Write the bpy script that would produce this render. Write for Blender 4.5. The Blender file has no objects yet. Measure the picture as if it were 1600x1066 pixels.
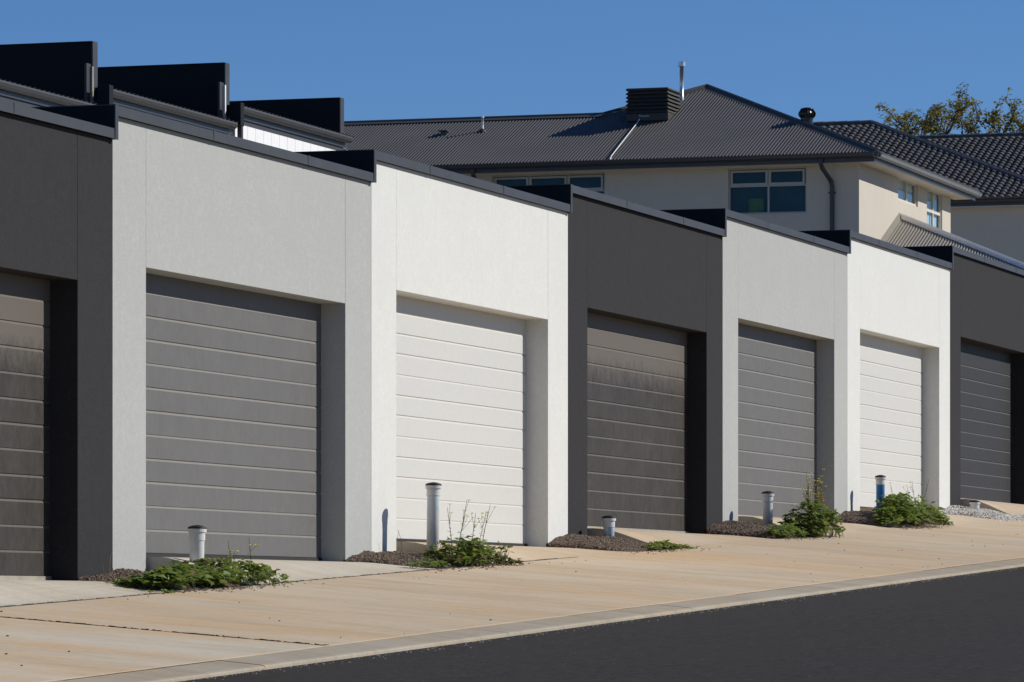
import bpy, math, random
from mathutils import Vector, Matrix
R = math.radians
rng = random.Random(7)
scene = bpy.context.scene
COL = scene.collection

# ------------------------------------------------------------------ camera
# world: x runs along the lane (uphill, to the right), y is depth away from the lane, z up; the lens is the origin
YAW = 17.7834
cam_d = bpy.data.cameras.new('camera')
cam_d.sensor_width = 36.0
cam_d.lens = 36.0 * 7307.97 / 1600.0
cam_d.shift_y = (945.99 - 533.0) / 1600.0
cam_d.clip_start = 0.5
cam_d.clip_end = 3000
cam = bpy.data.objects.new('camera', cam_d)
cam.rotation_euler = (R(90), 0, R(YAW - 90))
COL.objects.link(cam)
scene.camera = cam

# ------------------------------------------------------------------ world, sun, exposure
SUN = Vector((0.55, -1.0, 0.70)).normalized()
world = bpy.data.worlds.new('World')
scene.world = world
world.use_nodes = True
wn = world.node_tree
sky = wn.nodes.new('ShaderNodeTexSky')
sky.sky_type = 'NISHITA'
sky.sun_disc = False
sky.sun_elevation = math.asin(SUN.z)
sky.sun_rotation = math.atan2(SUN.x, SUN.y)
sky.altitude = 0
sky.air_density = 0.7
sky.dust_density = 0.0
sky.ozone_density = 10.0
wn.links.new(sky.outputs[0], wn.nodes['Background'].inputs[0])
wn.nodes['Background'].inputs[1].default_value = 0.088
sun_d = bpy.data.lights.new('sun', 'SUN')
sun_d.energy = 4.35
sun_d.angle = R(0.53)
sun_d.color = (1.0, 0.955, 0.88)
sun = bpy.data.objects.new('sun', sun_d)
sun.rotation_euler = (-SUN).to_track_quat('-Z', 'Y').to_euler()
sun.location = (20, -30, 40)
COL.objects.link(sun)
scene.view_settings.view_transform = 'Standard'
scene.view_settings.look = 'None'
scene.view_settings.exposure = 0.0
scene.view_settings.gamma = 1.0
scene.cycles.max_bounces = 6

# ------------------------------------------------------------------ materials
def lin(c):
    return tuple(((x / 255) / 12.92 if x / 255 <= 0.04045 else ((x / 255 + 0.055) / 1.055) ** 2.4) for x in c)

class NT:
    def __init__(self, name):
        self.m = bpy.data.materials.new(name)
        self.m.use_nodes = True
        self.t = self.m.node_tree
        self.b = self.t.nodes['Principled BSDF']
        g = self.t.nodes.new('ShaderNodeNewGeometry')
        self.pos = g.outputs['Position']
    def n(self, kind, **kw):
        x = self.t.nodes.new(kind)
        for k, v in kw.items(): setattr(x, k, v)
        return x
    def l(self, a, b): self.t.links.new(a, b)
    def mapped(self, scale):
        mp = self.n('ShaderNodeMapping')
        mp.inputs['Scale'].default_value = scale
        self.l(self.pos, mp.inputs['Vector'])
        return mp.outputs[0]
    def noise(self, scale=(1, 1, 1), s=1.0, detail=4, rough=0.6):
        x = self.n('ShaderNodeTexNoise')
        x.inputs['Scale'].default_value = s
        x.inputs['Detail'].default_value = detail
        x.inputs['Roughness'].default_value = rough
        self.l(self.mapped(scale), x.inputs['Vector'])
        return x.outputs['Fac']
    def ramp(self, fac, p0, p1, c0=(0, 0, 0, 1), c1=(1, 1, 1, 1)):
        r = self.n('ShaderNodeValToRGB')
        r.color_ramp.elements[0].position = p0
        r.color_ramp.elements[1].position = p1
        r.color_ramp.elements[0].color = c0
        r.color_ramp.elements[1].color = c1
        self.l(fac, r.inputs[0])
        return r.outputs[0]
    def mix(self, fac, a, b):
        x = self.n('ShaderNodeMix', data_type='RGBA')
        for sock, v in ((x.inputs[0], fac), (x.inputs[6], a), (x.inputs[7], b)):
            if isinstance(v, tuple): sock.default_value = (v[0], v[1], v[2], 1)
            elif isinstance(v, (int, float)): sock.default_value = v
            else: self.l(v, sock)
        return x.outputs[2]
    def math(self, op, a, b=0.0):
        x = self.n('ShaderNodeMath', operation=op)
        for sock, v in ((x.inputs[0], a), (x.inputs[1], b)):
            if isinstance(v, (int, float)): sock.default_value = v
            else: self.l(v, sock)
        return x.outputs[0]
    def sep(self):
        x = self.n('ShaderNodeSeparateXYZ')
        self.l(self.pos, x.inputs[0])
        return x.outputs
    def finish(self, col, rough=0.7, bump=None, strength=0.2, dist=0.01, metal=0.0, spec=0.5):
        if isinstance(col, tuple): self.b.inputs['Base Color'].default_value = (*col, 1)
        else: self.l(col, self.b.inputs['Base Color'])
        if isinstance(rough, (int, float)): self.b.inputs['Roughness'].default_value = rough
        else: self.l(rough, self.b.inputs['Roughness'])
        self.b.inputs['Metallic'].default_value = metal
        self.b.inputs['Specular IOR Level'].default_value = spec
        if bump is not None:
            bp = self.n('ShaderNodeBump')
            bp.inputs['Strength'].default_value = strength
            bp.inputs['Distance'].default_value = dist
            self.l(bump, bp.inputs['Height'])
            self.l(bp.outputs[0], self.b.inputs['Normal'])
        return self.m

def sc3(c, k): return tuple(min(1, x * k) for x in c)

def render_mat(name, c, streak=0.12, con=1.0):
    """textured acrylic render: fine grain, weak vertical weathering"""
    k = NT(name)
    fine = k.noise((1, 1, 1), 70, 3, 0.7)
    blot = k.noise((1, 1, 1), 2.2, 5, 0.6)
    run = k.noise((5, 5, 0.35), 1.6, 5, 0.65)
    mid = k.noise((1, 1, 1), 15, 5, 0.75)
    a = k.mix(k.ramp(fine, 0.3, 0.7), sc3(c, 1 - 0.16 * con), sc3(c, 1 + 0.08 * con))
    a = k.mix(k.math('MULTIPLY', k.ramp(mid, 0.38, 0.66), 0.6), a, sc3(c, 1 - 0.16 * con))
    a = k.mix(k.math('MULTIPLY', k.ramp(blot, 0.38, 0.7), 0.5), a, sc3(c, 0.86))
    tro = k.noise((1, 1, 0.55), 7.0, 5, 0.65)
    a = k.mix(k.math('MULTIPLY', k.ramp(tro, 0.42, 0.68), 0.45), a, sc3(c, 1 - 0.10 * con))
    a = k.mix(k.math('MULTIPLY', k.ramp(run, 0.5, 0.8), streak * 2.2), a, sc3(c, 0.72))
    h_ = k.math('ADD', k.math('MULTIPLY', fine, 0.5), k.math('MULTIPLY', tro, 1.6))
    return k.finish(a, 0.9, h_, 0.4, 0.004, spec=0.15)

def plain(name, c, rough=0.6, metal=0.0, var=0.12, scale=6.0, spec=0.4):
    k = NT(name)
    nz = k.noise((1, 1, 1), scale, 4, 0.6)
    return k.finish(k.mix(k.ramp(nz, 0.3, 0.7), sc3(c, 1 - var), sc3(c, 1 + var)), rough, metal=metal, spec=spec)

def door_mat(name, c, dirt, amount, top_clean, dust):
    """powder coated sectional door: dust lies on the ledges of the slats, rain has drawn it down in runs"""
    k = NT(name)
    run = k.noise((11, 11, 6.5), 1.0, 8, 0.82)
    wide = k.noise((2.6, 2.6, 2.0), 1.0, 5, 0.65)
    fine = k.noise((110, 110, 18), 1.0, 3, 0.7)
    a = k.mix(k.ramp(fine, 0.25, 0.75), sc3(c, 0.92), sc3(c, 1.08))
    mask = k.math('MULTIPLY', k.ramp(k.math('ADD', k.math('MULTIPLY', run, 0.7), k.math('MULTIPLY', wide, 0.3)), 0.30, 0.68), amount)
    if top_clean is not None:
        z = k.sep()[2]
        zz = k.math('SUBTRACT', top_clean, z)
        zz = k.math('ADD', zz, k.math('MULTIPLY', k.math('SUBTRACT', run, 0.5), 0.55))
        mask = k.math('MULTIPLY', mask, k.ramp(zz, 0.0, 0.30))
        a = k.mix(k.math('MULTIPLY', k.ramp(zz, 0.0, 0.3), 0.6), a, sc3(dirt, 1.7))
    a = k.mix(mask, a, dirt)
    g = k.n('ShaderNodeNewGeometry'); sx = k.n('ShaderNodeSeparateXYZ'); k.l(g.outputs['True Normal'], sx.inputs[0])
    a = k.mix(k.math('MULTIPLY', k.ramp(sx.outputs[2], 0.15, 0.3), 0.6), a, dust)
    return k.finish(a, 0.6, fine, 0.05, 0.002, spec=0.25)

def concrete_mat(name, c, warm, amt):
    """broomed concrete; clay coloured stains washed down the fall (along y), tyre-darkened patches, grit"""
    k = NT(name)
    fine = k.noise((1, 1, 1), 16, 8, 0.85)
    st = k.noise((1.5, 0.30, 1), 1.0, 8, 0.68)
    pat = k.noise((0.32, 0.45, 1), 1.0, 4, 0.55)
    dk = k.noise((3.4, 0.42, 1), 1.1, 7, 0.75)
    bro = k.noise((26, 1.6, 1), 1.0, 4, 0.7)
    a = k.mix(k.ramp(fine, 0.25, 0.75), sc3(c, 0.76), sc3(c, 1.16))
    a = k.mix(k.math('MULTIPLY', k.ramp(bro, 0.35, 0.7), 0.28), a, sc3(c, 0.78))
    w = k.math('MULTIPLY', k.ramp(st, 0.34, 0.62), amt)
    w = k.math('MULTIPLY', w, k.math('ADD', 0.25, k.math('MULTIPLY', k.ramp(pat, 0.36, 0.62), 0.75)))
    wc = k.mix(k.ramp(fine, 0.25, 0.75), sc3(warm, 0.84), sc3(warm, 1.12))
    a = k.mix(w, a, wc)
    a = k.mix(k.math('MULTIPLY', k.ramp(dk, 0.44, 0.68), 0.62), a, sc3(c, 0.66))
    pale = k.noise((0.5, 0.22, 1), 1.3, 6, 0.65)
    a = k.mix(k.math('MULTIPLY', k.ramp(pale, 0.46, 0.66), 0.55), a, sc3((c[0] * .98, c[1], c[2] * 1.06), 1.10))
    spot = k.noise((1.6, 0.9, 1), 2.6, 6, 0.7)
    a = k.mix(k.math('MULTIPLY', k.ramp(spot, 0.58, 0.72), 0.35), a, sc3(c, 0.55))
    return k.finish(a, 0.9, fine, 0.35, 0.005, spec=0.2)

M = {}
M['dark_render'] = render_mat('dark_render', lin((56, 55, 56)), 0.16, 2.2)
M['grey_render'] = render_mat('grey_render', lin((178, 179, 175)), 0.05, 1.2)
M['white_render'] = render_mat('white_render', lin((218, 218, 212)), 0.07)
M['cap_metal'] = plain('cap_metal', lin((63, 64, 66)), 0.5, 0.0, 0.10, 3, 0.3)
M['black_metal'] = plain('black_metal', (0.006, 0.0065, 0.008), 0.6, 0, 0.1, 4, 0.2)
M['shadow_gap'] = plain('shadow_gap', (0.02, 0.02, 0.02), 0.8)
M['door_grey'] = door_mat('door_grey', lin((108, 107, 105)), lin((86, 84, 82)), 0.6, None, lin((138, 133, 124)))
M['door_white'] = door_mat('door_white', lin((198, 198, 193)), lin((190, 188, 181)), 0.4, None, lin((200, 196, 186)))
M['door_dark'] = door_mat('door_dark', lin((53, 52, 52)), lin((42, 41, 40)), 0.8, None, lin((92, 90, 87)))
M['alloy'] = plain('alloy', lin((165, 158, 145)), 0.5, 0.2)
M['asphalt'] = None
k = NT('asphalt')
f1 = k.noise((1, 1, 1), 13, 8, 0.9); f2 = k.noise((0.5, 2.2, 1), 0.8, 4, 0.6)
sp = k.n('ShaderNodeTexVoronoi'); sp.inputs['Scale'].default_value = 8; k.l(k.pos, sp.inputs['Vector'])
a = k.mix(k.ramp(f1, 0.3, 0.75), (0.008, 0.0073, 0.0064), (0.098, 0.089, 0.078))
a = k.mix(k.math('MULTIPLY', k.ramp(f2, 0.4, 0.7), 0.7), a, (0.052, 0.047, 0.041))
a = k.mix(k.math('LESS_THAN', sp.outputs['Distance'], 0.06), a, (0.30, 0.28, 0.24))
M['asphalt'] = k.finish(a, 0.85, f1, 0.8, 0.008, spec=0.12)
M['apron'] = concrete_mat('apron_concrete', lin((201, 185, 160)), lin((207, 170, 126)), 0.88)
M['apron_pale'] = concrete_mat('pale_apron_concrete', lin((203, 193, 172)), lin((207, 171, 125)), 0.9)
M['slab'] = concrete_mat('slab_concrete', lin((202, 194, 177)), lin((196, 172, 138)), 0.45)
M['slab_tan'] = concrete_mat('tan_slab_concrete', lin((202, 186, 161)), lin((204, 170, 128)), 0.7)
M['kerb'] = concrete_mat('kerb_concrete', lin((172, 163, 146)), lin((182, 158, 126)), 0.6)
M['kerb_edge'] = concrete_mat('kerb_edge', lin((228, 204, 166)), lin((218, 186, 142)), 0.5)
M['joint'] = plain('joint', (0.05, 0.042, 0.034), 0.95, 0, 0.3, 20)
k = NT('soil')
s1 = k.noise((1, 1, 1), 45, 4, 0.7)
M['soil'] = k.finish(k.mix(k.ramp(s1, 0.3, 0.7), (0.075, 0.054, 0.040), (0.19, 0.14, 0.105)), 0.95, s1, 0.8, 0.02)
M['mulch'] = plain('mulch', (0.20, 0.145, 0.105), 0.95, 0, 0.65, 45)
M['pebble'] = plain('pebble', (0.68, 0.64, 0.58), 0.8, 0, 0.2, 25)
M['terrain'] = plain('terrain', (0.30, 0.26, 0.20), 0.95, 0, 0.4, 0.7)

def leaf_mat(name, c1, c2, scale):
    k = NT(name)
    nz = k.noise((1, 1, 1), scale, 3, 0.6)
    m = k.finish(k.mix(k.ramp(nz, 0.35, 0.65), c1, c2), 0.5, spec=0.35)
    k.b.inputs['Transmission Weight'].default_value = 0.0
    tr = k.n('ShaderNodeBsdfTranslucent'); tr.inputs[0].default_value = (*sc3(c2, 1.4), 1)
    mx = k.n('ShaderNodeMixShader'); mx.inputs[0].default_value = 0.3
    k.l(k.b.outputs[0], mx.inputs[1]); k.l(tr.outputs[0], mx.inputs[2])
    k.l(mx.outputs[0], k.t.nodes['Material Output'].inputs[0])
    return m
M['leaf'] = leaf_mat('weed_leaf', (0.055, 0.11, 0.018), (0.19, 0.25, 0.045), 16)
M['leaf_red'] = leaf_mat('weed_leaf_reddish', (0.10, 0.065, 0.035), (0.16, 0.13, 0.05), 16)
M['tree_leaf'] = leaf_mat('tree_leaf', (0.08, 0.11, 0.02), (0.25, 0.21, 0.045), 1.6)
M['stem'] = plain('weed_stem', (0.10, 0.11, 0.04), 0.7)
M['dry'] = plain('dry_stalk', (0.28, 0.22, 0.13), 0.8)
M['petal'] = plain('petal', (0.75, 0.58, 0.04), 0.6)
M['bark'] = plain('bark', (0.055, 0.045, 0.038), 0.9, 0, 0.3, 5)
def pipe_mat(name, paint, amount, lo, hi, cover):
    k = NT(name)
    nz = k.noise((9, 9, 4), 1.0, 4, 0.6)
    base = k.mix(k.ramp(k.noise((20, 20, 5), 1, 4, 0.6), 0.3, 0.7), (0.52, 0.52, 0.50), (0.66, 0.65, 0.62))
    z = k.sep()[2]
    band = k.math('MULTIPLY', k.ramp(k.math('SUBTRACT', z, lo), 0, 0.06), k.ramp(k.math('SUBTRACT', hi, z), 0, 0.008))
    f = k.math('MULTIPLY', band, k.math('MULTIPLY', k.ramp(nz, cover, cover + 0.16), amount))
    return k.finish(k.mix(f, base, paint), 0.45, spec=0.4)
M['pvc'] = plain('pvc', (0.60, 0.60, 0.57), 0.45, 0, 0.08, 12)
M['grille'] = plain('grille', (0.018, 0.018, 0.02), 0.6)
M['roof_metal'] = plain('roof_metal', lin((80, 79, 78)), 0.5, 0.0, 0.09, 0.8, 0.3)
M['low_roof_metal'] = plain('low_roof_metal', lin((138, 132, 122)), 0.5, 0.0, 0.07, 0.8, 0.5)
M['gutter_dark'] = plain('gutter_dark', lin((58, 58, 60)), 0.4, 0, 0.08, 3, 0.5)
M['gutter_sunlit'] = plain('gutter_sunlit', lin((124, 125, 125)), 0.35, 0.3, 0.06, 3, 0.5)  # paler copy of the dark gutter, sunlight on the front run put into colour
M['cream'] = render_mat('cream_render', lin((205, 197, 182)), 0.05)
M['eave'] = plain('eave_lining', lin((205, 198, 184)), 0.8, 0, 0.04, 3)
M['frame_pale'] = plain('frame_pale', lin((172, 172, 165)), 0.45, 0, 0.04, 3)
M['white_board'] = plain('white_board', (0.80, 0.80, 0.80), 0.6, 0, 0.03, 2)
M['steel'] = plain('galvanised', (0.62, 0.64, 0.66), 0.32, 0.75, 0.1, 12)
M['white_pipe'] = plain('white_pipe', (0.86, 0.86, 0.84), 0.4, 0, 0.04, 6)
M['cooler'] = plain('cooler_plastic', lin((66, 62, 57)), 0.55, 0, 0.08, 5, 0.4)
M['logo'] = plain('logo', (0.45, 0.46, 0.5), 0.5)
M['turbine'] = plain('turbine', (0.022, 0.022, 0.02), 0.25, 0.3, 0.1, 8, 0.6)
M['tile'] = plain('roof_tile', (0.085, 0.080, 0.076), 0.42, 0, 0.4, 3.5, 0.4)
M['tile_base'] = plain('tile_underlay', (0.012, 0.012, 0.012), 0.9)
M['blind'] = plain('blind', (0.74, 0.77, 0.77), 0.8, 0, 0.06, 4)
M['interior'] = plain('interior', (0.07, 0.125, 0.15), 0.9, 0, 0.2, 2)
M['yellow'] = plain('yellow_cloth', (0.34, 0.31, 0.08), 0.9)
k = NT('window_glass')
tr = k.n('ShaderNodeBsdfTransparent'); tr.inputs[0].default_value = (0.62, 0.80, 0.84, 1)
gl = k.n('ShaderNodeBsdfGlossy'); gl.inputs['Roughness'].default_value = 0.03
fr = k.n('ShaderNodeFresnel'); fr.inputs[0].default_value = 1.42
mx = k.n('ShaderNodeMixShader')
gg = k.n('ShaderNodeNewGeometry'); k.l(k.math('MULTIPLY', fr.outputs[0], k.math('SUBTRACT', 1.0, gg.outputs['Backfacing'])), mx.inputs[0]); k.l(tr.outputs[0], mx.inputs[1]); k.l(gl.outputs[0], mx.inputs[2])
k.l(mx.outputs[0], k.t.nodes['Material Output'].inputs[0])
M['glass'] = k.m
k = NT('clear_glass')
tr = k.n('ShaderNodeBsdfTransparent'); tr.inputs[0].default_value = (0.86, 0.92, 0.94, 1)
gl = k.n('ShaderNodeBsdfGlossy'); gl.inputs['Roughness'].default_value = 0.03
fr = k.n('ShaderNodeFresnel'); fr.inputs[0].default_value = 1.4
mx = k.n('ShaderNodeMixShader')
gg = k.n('ShaderNodeNewGeometry'); k.l(k.math('MULTIPLY', fr.outputs[0], k.math('SUBTRACT', 1.0, gg.outputs['Backfacing'])), mx.inputs[0]); k.l(tr.outputs[0], mx.inputs[1]); k.l(gl.outputs[0], mx.inputs[2])
k.l(mx.outputs[0], k.t.nodes['Material Output'].inputs[0])
M['clear_glass'] = k.m

# ------------------------------------------------------------------ mesh helpers
class MB:
    def __init__(self): self.v = []; self.f = []
    def quad(self, a, b, c, d):
        i = len(self.v); self.v += [a, b, c, d]; self.f.append((i, i + 1, i + 2, i + 3)); return self
    def poly(self, pts):
        i = len(self.v); self.v += list(pts); self.f.append(tuple(range(i, i + len(pts)))); return self
    def box(self, x0, x1, y0, y1, z0, z1):
        i = len(self.v)
        self.v += [(x0, y0, z0), (x1, y0, z0), (x1, y1, z0), (x0, y1, z0), (x0, y0, z1), (x1, y0, z1), (x1, y1, z1), (x0, y1, z1)]
        self.f += [tuple(i + j for j in q) for q in ((3, 2, 1, 0), (4, 5, 6, 7), (0, 1, 5, 4), (1, 2, 6, 5), (2, 3, 7, 6), (3, 0, 4, 7))]
        return self
    def hexa(self, p):          # 8 corners, bottom four then top four, counter-clockwise from above
        i = len(self.v); self.v += list(p)
        self.f += [tuple(i + j for j in q) for q in ((3, 2, 1, 0), (4, 5, 6, 7), (0, 1, 5, 4), (1, 2, 6, 5), (2, 3, 7, 6), (3, 0, 4, 7))]
        return self
    def extrude_x(self, prof, x0, x1):     # prof: list of (y, z), closed
        n = len(prof); i = len(self.v)
        self.v += [(x0, y, z) for y, z in prof] + [(x1, y, z) for y, z in prof]
        for j in range(n):
            q = (j + 1) % n; self.f.append((i + j, i + q, i + n + q, i + n + j))
        self.f.append(tuple(i + j for j in range(n - 1, -1, -1))); self.f.append(tuple(i + n + j for j in range(n)))
        return self
    def sweep(self, prof, a, b, side, up):  # prof (s, t) in side/up axes, from a to b
        a = Vector(a); b = Vector(b); side = Vector(side); up = Vector(up); n = len(prof); i = len(self.v)
        for p in (a, b): self.v += [tuple(p + side * s + up * t) for s, t in prof]
        for j in range(n):
            q = (j + 1) % n; self.f.append((i + j, i + q, i + n + q, i + n + j))
        self.f.append(tuple(i + j for j in range(n - 1, -1, -1))); self.f.append(tuple(i + n + j for j in range(n)))
        return self
    def tube(self, pts, rad, n=8, cap=True):
        pts = [Vector(p) for p in pts]
        if isinstance(rad, (int, float)): rad = [rad] * len(pts)
        base = len(self.v)
        for j, p in enumerate(pts):
            d = (pts[min(j + 1, len(pts) - 1)] - pts[max(j - 1, 0)]).normalized()
            ref = Vector((0, 0, 1)) if abs(d.z) < 0.9 else Vector((1, 0, 0))
            s = d.cross(ref).normalized(); t = d.cross(s)
            for q in range(n):
                an = 2 * math.pi * q / n
                self.v.append(tuple(p + (s * math.cos(an) + t * math.sin(an)) * rad[j]))
        for j in range(len(pts) - 1):
            for q in range(n):
                a = base + j * n + q; b = base + j * n + (q + 1) % n
                self.f.append((a, b, b + n, a + n))
        if cap:
            self.f.append(tuple(base + q for q in range(n))); e = base + (len(pts) - 1) * n
            self.f.append(tuple(e + q for q in range(n - 1, -1, -1)))
        return self
    def lathe(self, prof, n=24, c=(0, 0, 0), axis=None):     # prof (r, z)
        base = len(self.v); ax = axis or Matrix.Identity(3)
        for r, z in prof:
            for q in range(n):
                an = 2 * math.pi * q / n
                self.v.append(tuple(Vector(c) + ax @ Vector((r * math.cos(an), r * math.sin(an), z))))
        for j in range(len(prof) - 1):
            for q in range(n):
                a = base + j * n + q; b = base + j * n + (q + 1) % n
                self.f.append((a, b, b + n, a + n))
        e = base + (len(prof) - 1) * n
        self.f.append(tuple(base + q for q in range(n - 1, -1, -1))); self.f.append(tuple(e + q for q in range(n)))
        return self
    def mesh(self, name, mat=None, smooth=False):
        me = bpy.data.meshes.new(name); me.from_pydata(self.v, [], self.f)
        if mat: me.materials.append(mat)
        if smooth:
            for p in me.polygons: p.use_smooth = True
        me.update()
        return me
    def build(self, name, mat, parent=None, bevel=0.0, smooth=False):
        o = bpy.data.objects.new(name, self.mesh(name, mat, smooth)); COL.objects.link(o)
        if parent is not None: adopt(o, parent)
        if bevel:
            b = o.modifiers.new('bevel', 'BEVEL'); b.width = bevel; b.segments = 2; b.limit_method = 'ANGLE'
        if smooth == 'auto':
            pass
        return o

WORLD_LOC = {}
def adopt(o, parent):
    o.parent = parent
    o.matrix_parent_inverse = Matrix.Translation(-WORLD_LOC.get(parent.name, Vector((0, 0, 0))))
    WORLD_LOC.setdefault(o.name, WORLD_LOC.get(parent.name, Vector((0, 0, 0))) * 0)

def thing(name, label, cat, loc=(0, 0, 0), group=None):
    o = bpy.data.objects.new(name, None); COL.objects.link(o)
    o.empty_display_size = 0.2
    o.location = loc; WORLD_LOC[o.name] = Vector(loc)
    return tag(o, label, cat, group)
def tag(o, label=None, cat=None, group=None, kind=None):
    if label: o['label'] = label
    if cat: o['category'] = cat
    if group: o['group'] = group
    if kind: o['kind'] = kind
    return o
def place(name, me, loc, parent, mat=None, rotz=0.0, scale=None):
    """one more object over shared mesh data, in world coordinates under its parent"""
    o = bpy.data.objects.new(name, me); COL.objects.link(o)
    adopt(o, parent)
    o.location = loc
    if rotz: o.rotation_euler = (0, 0, rotz)
    if scale: o.scale = scale
    if mat:
        o.material_slots[0].link = 'OBJECT'; o.material_slots[0].material = mat
    return o

# ------------------------------------------------------------------ ground model
P, U0, W, PIER, D = 14.010, 33.549, 6.0, 0.684, 0.228
G, CF = 0.0353, 0.080
J1, KB, KL, KF = 13.07, 10.36, 10.06, 10.03      # slab joint, kerb back, kerb lip, kerb face (y)
def plane_z(u, v): return 0.186 + G * (u - 32.865) + CF * (v - P)
def gz(u): return 0.186 + G * (min(u, 260) - 32.865)
ZF = [0.186, 0.383, 0.581, 0.797, 1.031, 1.246, 1.490]          # garage floor levels
ZL = [2.474, 2.664, 2.871, 3.075, 3.318, 3.534, 3.760]          # underside of lintels
ZT = [3.612, 3.795, 4.003, 4.208, 4.446, 4.661, 4.900]          # wall tops under the capping
NB = 7
def bnd(i): return U0 + (i - 1) * W            # left boundary of garage i (0-based): garage 0 starts at U0-W

mb = MB()
us = [-200, -60, 0, 27, 70, 120, 200, 260, 900]
vs = [-300, -40, KF, P, 60, 900]
def tz(u, v):
    return gz(u) + CF * (min(max(v, KF), P) - P) - 0.16 + (0.0 if v > 9 else -0.1)
for i in range(len(us) - 1):
    for j in range(len(vs) - 1):
        q = [(us[i], vs[j]), (us[i + 1], vs[j]), (us[i + 1], vs[j + 1]), (us[i], vs[j + 1])]
        mb.quad(*[(a_, b_, tz(a_, b_)) for a_, b_ in q])
tag(mb.build('ground', M['terrain']), kind='structure')

# road: one long sheet, a little crown
mb = MB()
ru = [-60 + 4 * i for i in range(0, 80)]
rv = [-14, -8, -2, 4, KF + 0.02]
def rz(u, v): return plane_z(u, KF) - 0.028 + 0.012 * min(KF - v, 12 - 0) * 0.5
for i in range(len(ru) - 1):
    for j in range(len(rv) - 1):
        mb.quad(*[(a_, b_, rz(a_, b_)) for a_, b_ in ((ru[i], rv[j]), (ru[i + 1], rv[j]), (ru[i + 1], rv[j + 1]), (ru[i], rv[j + 1]))])
tag(mb.build('road', M['asphalt']), kind='structure')

# kerb: concrete edge strip cast in lengths
kerb = thing('kerb', None, None, (30, KL, plane_z(30, KL)))
del_keys = [kk for kk in ('label', 'category') if kk in kerb]
for kk in del_keys: del kerb[kk]
tag(kerb, kind='structure')
ku = 12.0
kr = random.Random(3)
while ku < 120:
    ln = 2.4
    a_, b_ = ku + 0.0015, ku + ln - 0.0015
    dz = kr.uniform(-0.003, 0.003)
    mb = MB()
    i0 = len(mb.v)
    prof = [(KF, -0.12), (KF, -0.012), (KF + 0.008, -0.004), (KL, 0.0), (KB - 0.03, 0.004), (KB - 0.03, -0.12)]
    n = len(prof)
    for uu in (a_, b_):
        mb.v += [(uu, y, plane_z(uu, y) + z + dz) for y, z in prof]
    for j in range(n):
        q = (j + 1) % n; mb.f.append((j, n + j, n + q, q))
    mb.f.append(tuple(range(n))); mb.f.append(tuple(range(2 * n - 1, n - 1, -1)))
    mb.build('kerb_section', M['kerb'], kerb)
    mb = MB()
    w0 = [KB - 0.03 + kr.uniform(-0.006, 0.0) for _ in range(7)]
    w1 = [KB + kr.uniform(-0.002, 0.010) for _ in range(7)]
    for j in range(6):
        ua, ub = a_ + (b_ - a_) * j / 6, a_ + (b_ - a_) * (j + 1) / 6
        mb.quad((ua, w0[j], plane_z(ua, w0[j]) + 0.0055), (ub, w0[j + 1], plane_z(ub, w0[j + 1]) + 0.0055),
                (ub, w1[j + 1], plane_z(ub, w1[j + 1]) + 0.0055), (ua, w1[j], plane_z(ua, w1[j]) + 0.0055))
    mb.build('mortar_edge', M['kerb_edge'], kerb)
    ku += ln

mb = MB(); gr = random.Random(21)
for _ in range(900):
    u = gr.uniform(22, 60); v = KF - abs(gr.gauss(0, .10)) - .004; q_ = gr.uniform(.003, .008)
    mb.lathe([(q_, -.002), (q_ * .7, q_ * .6), (.001, q_ * .8)], 4, (u, v, rz(u, v)))
tag(mb.build('road_grit', M['kerb'], kerb), kind='stuff')

# driveway apron between the slab joint and the kerb, two big pours with one joint
apron = thing('driveway_apron', None, None, (30, 12, plane_z(30, 12)))
for kk in ('label', 'category'):
    if kk in apron: del apron[kk]
tag(apron, kind='structure')
def pour(u0, u1, v0, v1, zf, name, mat, parent, nu=8, nv=6, th=0.12):
    mb = MB(); idx = {}
    for i in range(nu + 1):
        for j in range(nv + 1):
            u = u0 + (u1 - u0) * i / nu; v = v0 + (v1 - v0) * j / nv
            idx[i, j] = len(mb.v); mb.v.append((u, v, zf(u, v)))
    for i in range(nu):
        for j in range(nv): mb.f.append((idx[i, j], idx[i + 1, j], idx[i + 1, j + 1], idx[i, j + 1]))
    ring = [(i, 0) for i in range(nu + 1)] + [(nu, j) for j in range(1, nv + 1)] + [(i, nv) for i in range(nu - 1, -1, -1)] + [(0, j) for j in range(nv - 1, 0, -1)]
    low = {}
    for r_ in ring:
        x, y, z = mb.v[idx[r_]]; low[r_] = len(mb.v); mb.v.append((x, y, z - th))
    for q in range(len(ring)):
        a_, b_ = ring[q], ring[(q + 1) % len(ring)]
        mb.f.append((idx[b_], idx[a_], low[a_], low[b_]))
    return mb.build(name, mat, parent)
JX = 28.42
pour(8, JX - 0.006, KB, J1 - 0.006, plane_z, 'concrete_slab', M['apron_pale'], apron, 10, 4)
pour(JX + 0.006, 72, KB, J1 - 0.006, plane_z, 'concrete_slab', M['apron'], apron, 30, 4)
pour(72.012, 120, KB, J1 - 0.006, plane_z, 'concrete_slab', M['apron'], apron, 20, 4)
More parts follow.
